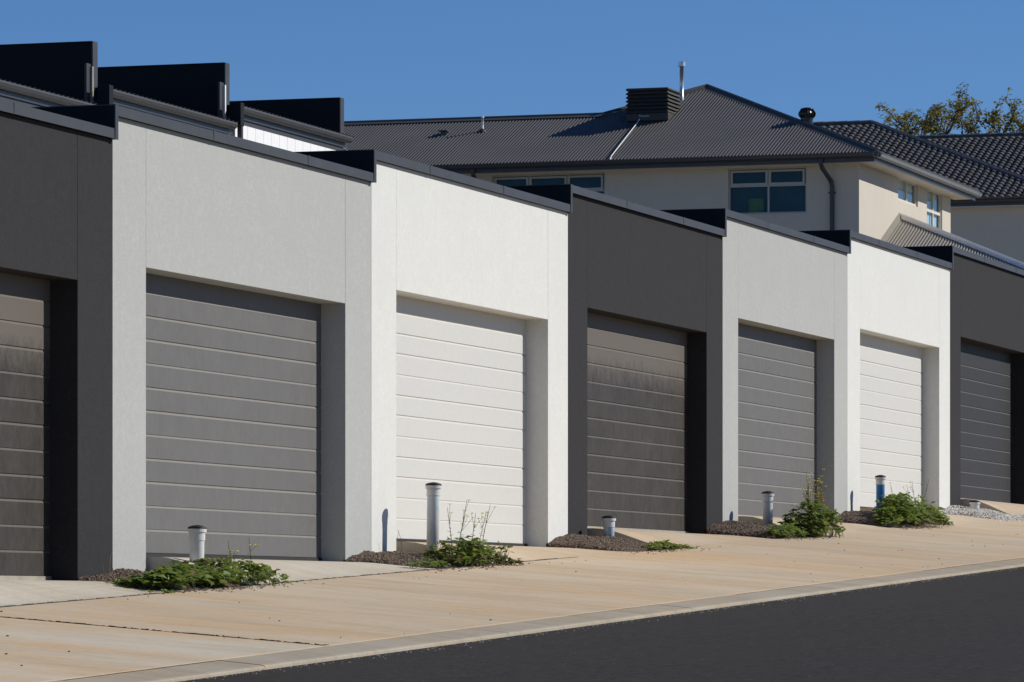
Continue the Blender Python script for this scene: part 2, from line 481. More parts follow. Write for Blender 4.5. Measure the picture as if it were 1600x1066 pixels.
# weathered, crumbled joint filler and the dirt in the joints
mb = MB()
jr = random.Random(5)
def joint_bits(p, q, n, w):
    for i in range(n):
        t0 = (i + jr.uniform(-.3, .1)) / n; t1 = t0 + (jr.uniform(0.9, 2.2) if w < 0.008 else jr.uniform(0.4, 1.7)) / n
        a_ = Vector(p).lerp(Vector(q), t0); b_ = Vector(p).lerp(Vector(q), t1); d_ = (b_ - a_).normalized(); s_ = Vector((-d_.y, d_.x, 0)) * w * jr.uniform(0.5, 1.2)
        h = Vector((0, 0, jr.uniform(0.002, 0.009)))
        mb.hexa([tuple(a_ - s_ - h), tuple(b_ - s_ - h), tuple(b_ + s_ - h), tuple(a_ + s_ - h), tuple(a_ - s_ * .5 + h), tuple(b_ - s_ * .7 + h), tuple(b_ + s_ * .5 + h), tuple(a_ + s_ * .6 + h)])
jm = JX, (KB + J1) / 2
joint_bits((JX, KB, plane_z(JX, KB)), (JX, 11.9, plane_z(JX, 11.9)), 70, 0.010)
joint_bits((JX, 11.9, plane_z(JX, 11.9)), (JX, J1, plane_z(JX, J1)), 60, 0.0045)
joint_bits((24, J1, plane_z(24, J1)), (33.2, J1, plane_z(33.2, J1)), 150, 0.0055)
joint_bits((34.6, J1, plane_z(34.6, J1)), (38.9, J1, plane_z(38.9, J1)), 80, 0.005)
joint_bits((40.4, J1, plane_z(40.4, J1)), (42.6, J1, plane_z(42.6, J1)), 10, 0.006)
tag(mb.build('joint_dirt', M['joint'], apron), kind='stuff')

# ------------------------------------------------------------------ garages
SLAT_H = 2.285 / 12
OW = W - 2 * PIER
def slat_mesh(name, gap, dep, ch):
    mb = MB(); h = SLAT_H
    prof = [(0.0, gap + 0.002), (0.0, h - ch), (dep, h - 0.003), (dep + 0.001, h), (0.03, h), (0.03, 0.0), (dep, 0.0), (dep * 0.7, gap * 0.5)]
    mb.extrude_x([(y, z) for y, z in prof][::-1], -OW / 2 - 0.05, OW / 2 + 0.05)
    return mb.mesh(name, M['door_grey'])
SL_PLAIN = slat_mesh('slat', 0.001, 0.0055, 0.017); SL_SEC = slat_mesh('slat_section', 0.006, 0.009, 0.020)

def garage(i, wall, door, label, door_col):
    b = bnd(i); zf, zl, zt = ZF[i], ZL[i], ZT[i]
    t = thing('garage', label, 'garage', (b + W / 2, P, zf), 'row of stepped garages')
    top = zt
    x0, x1 = b + 0.003, b + W - 0.003
    low = zf - 0.6
    MB().box(x0, b + PIER, P, P + 0.45, low, top).build('pier', wall, t, 0.004)
    MB().box(b + W - PIER, x1, P, P + 0.45, low, top).build('pier', wall, t, 0.004)
    MB().box(b + PIER + 0.0015, b + W - PIER - 0.0015, P + 0.0005, P + 0.45, zl, top).build('lintel', wall, t, 0.004)
    # body of the building behind: side walls, rear wall, flat roof
    MB().box(x0 + 0.05, x0 + 0.2, P + 0.45, P + 6, low, top - 0.02).build('side_wall', wall, t)
    MB().box(x1 - 0.2, x1 - 0.05, P + 0.45, P + 6, low, top - 0.02).build('side_wall', wall, t)
    MB().box(x0 + 0.05, x1 - 0.05, P + 6, P + 6.2, low, top - 0.02).build('rear_wall', wall, t)
    MB().box(x0 + 0.02, x1 - 0.02, P + 0.05, P + 6.15, top - 0.03, top - 0.002).build('roof', M['black_metal'], t)
    # metal capping with a drip edge
    mbc = MB(); cl, cr = b - 0.056, b + W - 0.058
    mbc.extrude_x([(P - 0.045, zt - 0.004), (P - 0.043, zt + 0.075), (P + 0.32, zt + 0.060), (P + 0.32, zt + 0.002), (P - 0.033, zt + 0.004), (P - 0.033, zt - 0.004)], cl + 0.002, cr)
    cap = mbc.build('capping', M['cap_metal'], t)
    for q in (0.31, 0.68):
        uj = cl + (cr - cl) * (q + 0.05 * math.sin(i * 2.3))
        MB().box(uj, uj + 0.05, P - 0.0475, P - 0.0452, zt - 0.005, zt + 0.077).build('lap_joint', M['cap_metal'], cap)
    # dark sheet-metal parapet on the side that stands above the lower neighbour
    zb = ZT[i - 1] if i else low
    MB().box(b - 0.056, b - 0.001, P - 0.040, P + 6.1, (zb - 0.006), zt + 0.070).build('side_parapet', M['black_metal'], t)
    MB().box(b - 0.060, b - 0.001, P - 0.050, P - 0.041, (zb - 0.008), zt + 0.078).build('corner_flashing', M['cap_metal'], t)
    MB().box(b - 0.062, b - 0.0, P - 0.040, P + 6.1, zt + 0.0705, zt + 0.079).build('parapet_cap', M['cap_metal'], t)
    # door: backing, twelve slats in four sections, bottom rail
    dv = P + D
    dr = MB().box(b + PIER - 0.06, b + W - PIER + 0.06, dv + 0.034, dv + 0.06, zf + 0.01, zl + 0.12).build('garage_door', M['shadow_gap'], t)
    for r_ in range(12):
        me = SL_SEC if r_ % 3 == 0 and r_ else SL_PLAIN
        place('slat', me, (b + W / 2, dv, zf + 0.036 + r_ * SLAT_H), dr, door)
    MB().box(b + PIER - 0.05, b + W - PIER + 0.05, dv - 0.012, dv + 0.03, zf + 0.002, zf + 0.035).build('bottom_rail', door_col, dr)
    return t
def garage_dirty(i):
    return door_mat('door_dusty', lin((99, 92, 84)), lin((36, 33, 30)), 0.9, ZF[i] + 2.28 - 0.44, lin((104, 98, 89)))
kinds = [('dark_render', None, 'alloy'), ('grey_render', 'door_grey', 'shadow_gap'), ('white_render', 'door_white', 'shadow_gap'), ('dark_render', None, 'alloy'),
         ('grey_render', 'door_grey', 'alloy'), ('white_render', 'door_white', 'shadow_gap'), ('dark_render', 'door_dark', 'alloy')]
labels = ['charcoal rendered garage cut off by the left edge, with a dusty dark door',
          'largest light grey garage with a grey panel door, second from the left',
          'off-white garage with a white panel door, third from the left',
          'charcoal garage with a dust-streaked brown-grey door in the middle of the row',
          'smaller light grey garage with a grey door, behind the tall yellow-flowered weeds',
          'off-white garage with a white door, farther one, behind the blue-painted pipe',
          'charcoal garage with a plain dark grey door cut off by the right edge']
for i in range(NB):
    w_, d_, r_ = kinds[i]
    garage(i, M[w_], M[d_] if d_ else garage_dirty(i), labels[i], M[r_])

# driveway slab of every garage: level at the door, warped to the lane's slope at the joint
drive = thing('driveway', None, None, (40, 13.5, plane_z(40, 13.5)))
for kk in ('label', 'category'):
    if kk in drive: del drive[kk]
tag(drive, kind='structure')
for i in range(NB):
    b = bnd(i); zf = ZF[i]
    ul, ur = b + 0.74, b + W - PIER + 0.10
    if i == 0: ul = b - 8
    def zfn(u, v, zf=zf):
        t = min(1, max(0, (v - J1) / (P - 0.05 - J1))); t = t * t * (3 - 2 * t)
        return plane_z(u, J1) * (1 - t) + zf * t + (0.0 if v < P + .2 else 0.0)
    pour(ul, b + W - PIER - 0.002 if i < NB - 1 else b + W + 6, J1 + 0.006, P + 0.6, zfn, 'concrete_slab', M['slab'] if i < 2 else M['slab_tan'], drive, 12, 14, 0.25)

# ------------------------------------------------------------------ beds between the driveways
def bed_height(u, v, b, amp, seed):
    r_ = math.sin(u * 7.1 + seed) * math.cos(v * 9.3 + seed * 2) * 0.016 + math.sin(u * 17.3 + v * 11 + seed) * 0.009
    du = (u - (b + 0.02)) / 0.74; dv = (v - 13.75) / 0.66
    k_ = max(0.0, 1 - du * du) ** 0.5 * max(0.0, 1 - min(1, abs(min(0, dv))) ** 2)
    return plane_z(u, v) - 0.012 + (amp + r_) * k_
AMPS = {1: 0.06, 2: 0.065, 3: 0.09, 4: 0.12, 5: 0.14, 6: 0.10}
def mulch_chips(b, amp, seed, n, mat, size, name, parent, flat=0.3):
    rr = random.Random(seed); mb = MB()
    for _ in range(n):
        u = b + rr.uniform(-0.74, 0.76); v = rr.uniform(J1 + 0.02, P - 0.01)
        z = bed_height(u, v, b, amp, seed)
        spill = rr.random() < 0.05
        if spill: u = b + rr.gauss(0.1, 0.6); v = J1 - abs(rr.gauss(0, 0.10)); z = plane_z(u, v)
        elif z < plane_z(u, v) - 0.008 and rr.random() < 0.6: continue
        s = size * rr.uniform(0.5, 1.5); an = rr.uniform(0, 6.28); ti = rr.uniform(-0.5, 0.5)
        d1 = Vector((math.cos(an), math.sin(an), ti)) * s; d2 = Vector((-math.sin(an), math.cos(an), rr.uniform(-.4, .4))) * s * rr.uniform(0.3, 0.8); d3 = Vector((0, 0, s * flat))
        c = Vector((u, v, z + s * 0.1))
        mb.hexa([tuple(c + x * d1 + y * d2 + w_ * d3) for w_, x, y in ((-1, -1, -1), (-1, 1, -1), (-1, 1, 1), (-1, -1, 1), (1, -.7, -.8), (1, .8, -.6), (1, .7, .8), (1, -.8, .7))])
    return tag(mb.build(name, mat, parent), kind='stuff')
for j in range(1, 7):
    b = bnd(j); amp = AMPS[j]
    zf = lambda u, v, b=b, amp=amp, j=j: bed_height(u, v, b, amp, j)
    o = pour(b - PIER - 0.0, b + 0.738, J1 + 0.01, P + 0.02, zf, 'garden_bed', M['soil'], None, 26, 20, 0.3)
    tag(o, kind='structure')
    if j < 6: mulch_chips(b, amp, j, 4000, M['mulch'], 0.009, 'mulch', o)
    else: mulch_chips(b, amp, j, 3600, M['pebble'], 0.011, 'gravel', o, 0.6)
# loose stones washed along the front of the last bed
mb = MB(); rr = random.Random(77)
for _ in range(700):
    u = bnd(6) + rr.uniform(0.5, 2.8); v = rr.uniform(J1 - 0.03, J1 + 0.45 - 0.12 * (u - bnd(6))); s = 0.013 * rr.uniform(.5, 1.4)
    z = plane_z(u, J1) + max(0, (v - J1)) * 0.12 + 0.008
    mb.lathe([(0.3 * s, -.6 * s), (s, 0), (0.4 * s, .6 * s)], 5, (u, v, z))
tag(mb.build('loose_gravel', M['pebble'], drive), kind='stuff')

# ------------------------------------------------------------------ vent pipes in the beds
def vent_pipe(u, v, zb, h, r, label, lean, blue=None, lo=0, hi=0, cover=0.4):
    t = thing('vent_pipe', label, 'pipe', (u, v, zb), 'capped vent pipes in front of the garages')
    ax = Matrix.Rotation(R(lean), 3, 'Y')
    mat = M['pvc'] if blue is None else pipe_mat('painted_pvc', blue, hi, zb + lo, zb + h * 0.84, cover)
    MB().lathe([(r, -0.25), (r, h - 0.10), (r, h - 0.055)], 28, (u, v, zb), ax).build('pipe', mat, t, smooth=True)
    c = MB().lathe([(r + 0.001, h - 0.115), (r + 0.006, h - 0.112), (r + 0.006, h - 0.05), (r + 0.016, h - 0.047), (r + 0.017, h - 0.022), (r + 0.010, h - 0.020)], 28, (u, v, zb), ax)
    c.build('collar', M['pvc'], t)
    c = MB().lathe([(r + 0.012, h - 0.022), (r + 0.019, h - 0.017), (r + 0.013, h - 0.004), (r * 0.7, h + 0.006), (r * 0.25, h + 0.011), (0.002, h + 0.012)], 28, (u, v, zb), ax)
    c.build('grille_cap', M['grille'], t, smooth=True)
LB = (0.22, 0.45, 0.62); BL = (0.02, 0.17, 0.40)
vent_pipe(34.48, 13.68, 0.27, 0.355, 0.058, 'short white capped pipe among weeds before the large light grey garage', 2.0)
vent_pipe(40.11, 13.62, 0.44, 0.665, 0.057, 'tallest pipe, pale with faint blue paint, in front of the near white door', 2.2, LB, 0.12, 0.6, 0.47)
vent_pipe(46.10, 13.74, 0.68, 0.235, 0.056, 'very short pipe with a blue paint patch on bare mulch by the charcoal garage', 0.5, BL, -0.2, 0.95, 0.44)
vent_pipe(52.13, 13.63, 0.94, 0.365, 0.057, 'plain white capped pipe in front of the smaller light grey garage', 0.3)
vent_pipe(57.96, 13.68, 1.17, 0.475, 0.054, 'pipe painted bright blue below its white collar', 0.3, BL, -0.2, 1.0, 0.22)
vent_pipe(63.54, 13.66, 1.31, 0.135, 0.058, 'stubby white pipe in the white gravel at right', 0.0)

# ------------------------------------------------------------------ weeds
def leaf(mb, c, d, n, s):
    """a broad cupped leaf of four faces: c base, d direction, n normal"""
    d = d.normalized(); sd = d.cross(n).normalized(); up = sd.cross(d)
    p = [c, c + d * s * .5 + sd * s * .42 + up * s * .12, c + d * s * 1.0 + sd * s * .16 - up * s * .05, c + d * s * 1.08 - up * s * .1,
         c + d * s * 1.0 - sd * s * .16 - up * s * .05, c + d * s * .5 - sd * s * .42 + up * s * .12, c + d * s * .55]
    i = len(mb.v); mb.v += [tuple(x) for x in p]
    mb.f += [(i, i + 1, i + 6), (i + 1, i + 2, i + 3, i + 6), (i + 6, i + 3, i + 4, i + 5), (i, i + 6, i + 5)]

def weed(label, u, v, rx, ry, h, n, seed, size=0.045, mat='leaf', stalks=0, stalk_h=0.4, flowers=0, peak=None, dry=0):
    rr = random.Random(seed); zb = plane_z(u, v)
    t = thing('weed', label, 'weed', (u, v, zb), 'weeds growing in the beds')
    fol, red, pedi, pet = MB(), MB(), MB(), MB()
    px = 0.0 if peak is None else peak
    # a handful of leaf rosettes at different heights makes light and dark clumps
    ros = [(rr.uniform(-.95, .95), rr.uniform(-.9, .9), rr.uniform(.55, 1.15)) for _ in range(max(5, n // 26))]
    for _ in range(n):
        cx_, cy_, ch_ = rr.choice(ros)
        x = cx_ + rr.gauss(0, .13); y = cy_ + rr.gauss(0, .22)
        if abs(x) > 1.15 or abs(y) > 1.15: continue
        hh = h * ch_ * max(0.15, (1 - ((x - px) * .85) ** 2)) * (1 - .3 * y * y)
        z = hh * rr.random() ** 0.55
        c = Vector((u + x * rx, v + y * ry, zb + 0.008 + z + max(0, bed_fall(u + x * rx, v + y * ry))))
        a_ = rr.uniform(0, 6.283); d_ = Vector((math.cos(a_), math.sin(a_), rr.uniform(-.3, .5)))
        nn = Vector((rr.uniform(-.5, .6), rr.uniform(-.9, .2), 1))
        leaf(red if rr.random() < (0.55 if mat == 'leaf_red' else 0.07) else fol, c, d_, nn, size * rr.uniform(.55, 1.4))
        if rr.random() < 0.2: pedi.tube([(c.x - d_.x * .05, c.y - d_.y * .05, zb - 0.01), tuple(c)], [0.003, 0.0018], 4, False)
    for q in range(stalks):
        x = rr.uniform(-.5, .6) * rx + px * rx * .6; y = rr.uniform(-.4, .4) * ry; hh = stalk_h * rr.uniform(.6, 1.0)
        lean = Vector((rr.uniform(-.22, .35), rr.uniform(-.25, .25), 1)); p0 = Vector((u + x, v + y, zb)); pts = []
        for s_ in range(6):
            f_ = s_ / 5; pts.append(p0 + lean * hh * f_ + Vector((math.sin(f_ * 4 + q) * .02, 0, 0)))
        MB().tube(pts, [0.0042, .0038, .0034, .003, .0026, .0016], 5, False).build('stem', M['stem'], t)
        for s_ in range(int(16 * hh / .4)):
            f_ = rr.random() ** 1.4 * .85; c = p0 + lean * hh * f_; a_ = rr.uniform(0, 6.28)
            leaf(fol, c, Vector((math.cos(a_), math.sin(a_), .3)), Vector((0, -.3, 1)), size * rr.uniform(.45, 1.1) * (1.2 - f_))
        for s_ in range(flowers):
            c = p0 + lean * hh * rr.uniform(.72, 1.03) + Vector((rr.gauss(0, .035), rr.gauss(0, .03), rr.gauss(0, .02)))
            pedi.tube([tuple(p0 + lean * hh * .7), tuple(c)], .0014, 4, False)
            for a_ in range(4):
                d_ = Vector((math.cos(a_ * 1.57 + q), math.sin(a_ * 1.57 + q), .4)); leaf(pet, c, d_, Vector((0, -.5, 1)), .022)
    for q in range(dry):
        x = rr.uniform(-1, 1) * rx; p0 = Vector((u + x, v + rr.uniform(-.3, .6) * ry, zb)); hh = stalk_h * rr.uniform(.5, 1); l_ = rr.uniform(-.5, .5)
        MB().tube([tuple(p0 + Vector((l_ * hh * (f_ ** 2), 0, hh * (f_ - .25 * f_ ** 3)))) for f_ in (0, .3, .6, .85, 1)], [.0024, .0022, .0018, .0015, .0012], 4, False).build('stem', M['dry'], t)
    if fol.v: tag(fol.build('foliage', M['leaf'], t), kind='stuff')
    if red.v: tag(red.build('reddish_foliage', M['leaf_red'], t), kind='stuff')
    if pedi.v: tag(pedi.build('leaf_stalks', M['stem'], t), kind='stuff')
    if pet.v: tag(pet.build('petals', M['petal'], t), kind='stuff')
    return t
def bed_fall(u, v):
    for j in range(1, 7):
        b = bnd(j)
        if b - .7 < u < b + .74 and v > J1: return bed_height(u, v, b, AMPS[j], j) - plane_z(u, v)
    return 0.0
weed('leafy green weeds in front of the first short pipe, left half of the patch', 33.15, 13.27, 0.60, 0.2, 0.16, 760, 11, 0.07)
weed('leafy weeds right of the first short pipe, with one thin flowering stalk', 34.12, 13.22, 0.62, 0.2, 0.20, 820, 12, 0.062, stalks=3, stalk_h=.40, flowers=2)
weed('low green runner at the foot of the left charcoal pier', 32.92, 13.55, 0.32, 0.2, 0.05, 170, 13, 0.045)
weed('dry arching grass stalk against the left charcoal pier', 33.0, 13.8, 0.1, 0.1, 0.1, 0, 14, dry=3, stalk_h=.34)
weed('tiny weed sprouting in the joint in front of the first bed', 32.2, J1 - 0.0, 0.16, 0.03, 0.03, 45, 15, 0.028)
weed('leafy weed clump with thin flowering stalks right of the tallest pipe', 39.75, 13.2, 0.42, 0.22, 0.24, 640, 21, 0.058, stalks=6, stalk_h=.58, flowers=3, peak=.1)
weed('reddish low weed at the right end of the clump by the tallest pipe', 40.15, 13.02, 0.24, 0.15, 0.18, 320, 22, 0.048, mat='leaf_red')
weed('flat green weeds on the mulch left of the tallest pipe', 38.95, 13.25, 0.42, 0.16, 0.05, 150, 23, 0.045)
weed('dry stalk leaning beside the near white pillar', 39.95, 13.85, 0.18, 0.08, 0.1, 0, 24, dry=4, stalk_h=.35)
weed('small mat of bright green weeds right of the very short pipe', 45.95, 13.10, 0.62, 0.11, 0.06, 480, 31, 0.045)
weed('dry seedhead beside the very short pipe', 45.95, 13.8, 0.08, 0.08, 0.1, 0, 32, dry=3, stalk_h=.36)
weed('tall bushy weed with yellow flowers by the smaller light grey garage', 52.15, 13.12, 0.42, 0.25, 0.40, 950, 41, 0.068, stalks=11, stalk_h=.80, flowers=6, peak=.2)
weed('low weeds in front of the plain white pipe', 51.35, 13.2, 0.55, 0.14, 0.11, 480, 42, 0.052)
weed('leafy weeds at the left foot of the bright blue pipe', 57.25, 13.3, 0.5, 0.2, 0.17, 540, 51, 0.06)
weed('large dense green weed right of the bright blue pipe', 58.15, 13.33, 1.0, 0.28, 0.33, 1700, 52, 0.07, stalks=7, stalk_h=.62, flowers=2)

# scattered leaf litter on the concrete
mb = MB(); rr = random.Random(9)
for _ in range(70):
    u = rr.uniform(22, 62); v = rr.uniform(KB + .05, J1 - .05); s = rr.uniform(.004, .011)
    mb.lathe([(s, 0), (s * .8, s * .5), (0.002, s * .7)], 5, (u, v, plane_z(u, v) + .001))
tag(mb.build('leaf_litter', M['joint'], apron), kind='stuff')

# ------------------------------------------------------------------ corrugated sheet helper
def corrugated(p0, e, h, pitch, length, top, period=0.076, amp=0.0115, bottom=None, per=8):
    """sheet standing on an eave from p0 along e, rising along h; top(s) is the horizontal run at s"""
    p0, e, h = Vector(p0), Vector(e), Vector(h); tp = math.tan(pitch); mb = MB()
    n = int(length / period * per); up = (Vector((0, 0, 1)) - h * tp).normalized() if False else Vector((0, 0, 1))
    for i in range(n + 1):
        s = length * i / n; o = up * amp * math.cos(2 * math.pi * s / period)
        r0 = bottom(s) if bottom else 0.0; r1 = max(top(s), r0 + 0.001)
        mb.v.append(tuple(p0 + e * s + h * r0 + Vector((0, 0, r0 * tp)) + o)); mb.v.append(tuple(p0 + e * s + h * r1 + Vector((0, 0, r1 * tp)) + o))
        if i: mb.f.append((2 * i - 2, 2 * i, 2 * i + 1, 2 * i - 1))
    return mb
PITCH = R(22.2); TP = math.tan(PITCH)
def ridge_cap(mb, a, b, w=0.17, roll=0.03, sag=0.36):
    a, b = Vector(a), Vector(b); d = (b - a).normalized(); side = d.cross(Vector((0, 0, 1))).normalized(); up = side.cross(d)
    pr = [(-w, -w * sag), (-roll, 0.0), (-roll * .9, roll * .9), (0, roll * 1.4), (roll * .9, roll * .9), (roll, 0.0), (w, -w * sag), (w, -w * sag - .012), (0, -.02), (-w, -w * sag - .012)]
    mb.sweep(pr[::-1], tuple(a), tuple(b), side, up)

# ------------------------------------------------------------------ rendered house behind the garages
UE, VE, ZE = 97.40, 23.07, 9.68
UW, VW, UR = 98.0, 23.60, 107.10
house = thing('house', 'cream two-storey house with a corrugated dark metal hip roof', 'house', (UW, VW, gz(UW)))
def wall_holes(axis, c, a0, a1, z0, z1, holes, th):
    """wall on plane axis=c from a0..a1, z0..z1 with rectangular holes (a0,a1,z0,z1); th = thickness away from outside (+)"""
    mb = MB(); xs = sorted({a0, a1, *[h_[0] for h_ in holes], *[h_[1] for h_ in holes]}); zs = sorted({z0, z1, *[h_[2] for h_ in holes], *[h_[3] for h_ in holes]})
    def pt(a_, z_, d_): return (c + d_, a_, z_) if axis == 'x' else (a_, c + d_, z_)
    for i in range(len(xs) - 1):
        for j in range(len(zs) - 1):
            xm, zm = (xs[i] + xs[i + 1]) / 2, (zs[j] + zs[j + 1]) / 2
            if any(h_[0] < xm < h_[1] and h_[2] < zm < h_[3] for h_ in holes): continue
            mb.quad(pt(xs[i], zs[j], 0), pt(xs[i + 1], zs[j], 0), pt(xs[i + 1], zs[j + 1], 0), pt(xs[i], zs[j + 1], 0))
    for h_ in holes:
        ring = [(h_[0], h_[2]), (h_[1], h_[2]), (h_[1], h_[3]), (h_[0], h_[3])]
        for q in range(4):
            a_, b_ = ring[q], ring[(q + 1) % 4]
            mb.quad(pt(*a_, 0), pt(*b_, 0), pt(*b_, th), pt(*a_, th))
    return mb
winB = (24.76, 26.51, 8.47, 9.47)
winA = (29.30, 31.90, 8.47, 9.47)
wall_holes('x', UW, VW, 43, 1.6, 9.56, [winB, winA], 0.10).build('side_wall', M['cream'], house)
win1 = (101.7, 103.68, 9.02, 9.55); win2 = (104.6, 106.21, 8.45, 9.55)
wall_holes('y', VW, UW, UR, 1.6, 9.56, [win1, win2], 0.10).build('front_wall', M['cream'], house)
MB().quad((UR, VW, 1.6), (UR, 43, 1.6), (UR, 43, 9.56), (UR, VW, 9.56)).build('far_side_wall', M['cream'], house)
MB().quad((UW, 43, 1.6), (UR, 43, 1.6), (UR, 43, 9.56), (UW, 43, 9.56)).build('rear_wall', M['cream'], house)

def window(axis, c, rect, cols, rows_z, frames, behind, mat_behind):
    """frame bars and panes set 60 mm into the wall; frames True/False per pane gives sash frames"""
    a0, a1, z0, z1 = rect; front = mat_behind is M['blind']; fw = 0.055 if front else 0.035; fm = M['eave'] if front else M['frame_pale']; tr2 = 0.032 if front else 0.02
    def bx(mb, p, q, r_, s_, d0, d1): return mb.box(c + d0, c + d1, p, q, r_, s_) if axis == 'x' else mb.box(p, q, c + d0, c + d1, r_, s_)
    w_ = bx(MB(), a0, a1, z0, z0 + fw, 0.04, 0.09)
    bx(w_, a0, a1, z1 - fw, z1, 0.04, 0.09); bx(w_, a0, a0 + fw, z0 + fw, z1 - fw, 0.04, 0.09); bx(w_, a1 - fw, a1, z0 + fw, z1 - fw, 0.04, 0.09)
    for cc in cols: bx(w_, cc - tr2, cc + tr2, z0 + fw, z1 - fw, 0.045, 0.092)
    for zz in rows_z: bx(w_, a0 + fw, a1 - fw, zz - tr2, zz + tr2, 0.042, 0.0915)
    win = w_.build('window', fm, house)
    ca = [a0 + fw] + list(cols) + [a1 - fw]; cz = [z0 + fw] + list(rows_z) + [z1 - fw]
    for i in range(len(ca) - 1):
        for j in range(len(cz) - 1):
            p0, p1, q0, q1 = ca[i] + .015, ca[i + 1] - .015, cz[j] + .015, cz[j + 1] - .015
            bx(MB(), p0 - .01, p1 + .01, q0 - .01, q1 + .01, 0.066, 0.072).build('pane', M['clear_glass'] if mat_behind is M['blind'] else M['glass'], win)
            if frames and j == len(cz) - 2:
                s_ = MB(); t_ = 0.045
                bx(s_, p0, p1, q0, q0 + t_, 0.02, 0.0655); bx(s_, p0, p1, q1 - t_, q1, 0.02, 0.0655); bx(s_, p0, p0 + t_, q0 + t_, q1 - t_, 0.02, 0.0655); bx(s_, p1 - t_, p1, q0 + t_, q1 - t_, 0.02, 0.0655)
                s_.build('sash', M['frame_pale'], win)
    bx(MB(), a0 - .05, a1 + .05, z0 - .05, z1 + .05, behind, behind + .02).build('blind' if mat_behind is M['blind'] else 'room_back', mat_behind, win)
    return win
wB = window('x', UW, winB, [25.62], [9.08], True, 0.35, M['interior'])
window('x', UW, winA, [30.17, 31.05], [9.08], True, 0.35, M['interior'])
window('y', VW, win1, [102.75], [], False, 0.12, M['blind'])
window('y', VW, win2, [105.45], [9.05], False, 0.12, M['blind'])
lp = MB().lathe([(0.15, 0), (0.155, 0.02), (0.185, 0.40), (0.17, .42)], 20, (0, 0, 0))
lp.v = [(UW + .20 + x * .5, 25.93 + y, 8.40 + z) for x, y, z in lp.v]
tag(lp.build('lampshade', M['yellow'], smooth=True), 'blurred yellow lampshade behind the lower window pane of the cream house', 'lampshade')

# roof faces
apex = (UE + 5.174, VE + 5.174, ZE + 5.174 * TP); WR = 100.66
def left_top(s):
    return s if s < 5.174 else max(WR - UE, 5.174 - (s - 5.174))
roof = corrugated((UE, VE, ZE), (0, 1, 0), (1, 0, 0), PITCH, 20.0, left_top).build('roof', M['roof_metal'], house)
corrugated((UE, VE, ZE), (1, 0, 0), (0, 1, 0), PITCH, 10.348, lambda s: min(s, 10.348 - s)).build('hip_sheet', M['roof_metal'], roof)
zr = ZE + (WR - UE) * TP
mb = MB().poly([(UE + 10.348, VE, ZE), (UE + 10.348, VE + 10.348, ZE), apex])
mb.poly([(WR, VE + 7.0, zr), (WR, 43.07, zr), (2 * WR - UE, 43.07, ZE), (2 * WR - UE, VE + 10.348, ZE)])
mb.poly([apex, (UE + 10.348, VE + 10.348, ZE), (2 * WR - UE, VE + 10.3, ZE), (WR, VE + 7.09, zr)])
mb.build('rear_sheet', M['roof_metal'], roof)
mb = MB()
ridge_cap(mb, (UE, VE, ZE + .02), (apex[0], apex[1], apex[2] + .02)); mb.build('ridge_cap', M['roof_metal'], roof)
mb = MB(); Kp = (WR, VE + 5.174 + (apex[0] - WR), zr + .02)
ridge_cap(mb, (apex[0], apex[1], apex[2] + .02), Kp); mb.build('ridge_cap', M['roof_metal'], roof)
mb = MB(); ridge_cap(mb, Kp, (WR, 43.0, zr + .02)); mb.build('ridge_cap', M['roof_metal'], roof)
mb = MB(); ridge_cap(mb, (UE + 10.348, VE, ZE + .02), (apex[0], apex[1], apex[2] + .02)); mb.build('ridge_cap', M['roof_metal'], roof)
# eaves: gutters, fascia, lining
gp = [(0, 0), (0, -.08), (.02, -.10), (.08, -.10), (.115, -.07), (.125, -.02), (.135, 0), (.125, .004), (.11, -.02), (.085, -.085), (.025, -.085), (.012, -.02), (.012, 0)]
mb = MB(); mb.sweep(gp, (UE + .06, VE - .09, ZE - .015), (UE + .06, 43, ZE - .015), (-1, 0, 0), (0, 0, 1)); mb.build('gutter', M['gutter_dark'], house)
mb = MB(); mb.sweep(gp, (UE - .08, VE + .06, ZE - .015), (UE + 10.43, VE + .06, ZE - .015), (0, -1, 0), (0, 0, 1)); mb.build('gutter', M['gutter_sunlit'], house)
MB().box(UE + .062, UE + .085, VE + .064, 43, ZE - .20, ZE - .015).box(UE + .0855, UE + 10.28, VE + .064, VE + .085, ZE - .20, ZE - .015).build('fascia', M['gutter_dark'], house)
MB().box(UE + .086, UW + .05, VE + .086, 43, ZE - .165, ZE - .145).box(UW + .051, UE + 10.28, VE + .086, VW + .05, ZE - .165, ZE - .145).build('eave_lining', M['eave'], house)
MB().box(UW - .02, UW, VW - .02, 43, 9.47, 9.515).build('cornice_trim', M['eave'], house)
# downpipes with offsets under the eave
def downpipe(v):
    m_ = MB().tube([(UE + .02, v, ZE - .12), (UE + .02, v, ZE - .22), (UE + .1, v - .02, ZE - .32), (UW - .09, v - .1, ZE - .55), (UW - .07, v - .12, ZE - .66), (UW - .07, v - .12, 2.0)], .05, 10)
    o = m_.build('downpipe', M['gutter_dark'], house)
    MB().box(UW - .14, UW - .001, v - .19, v - .05, ZE - .82, ZE - .79).build('bracket', M['gutter_dark'], o)
downpipe(24.30); downpipe(32.15)
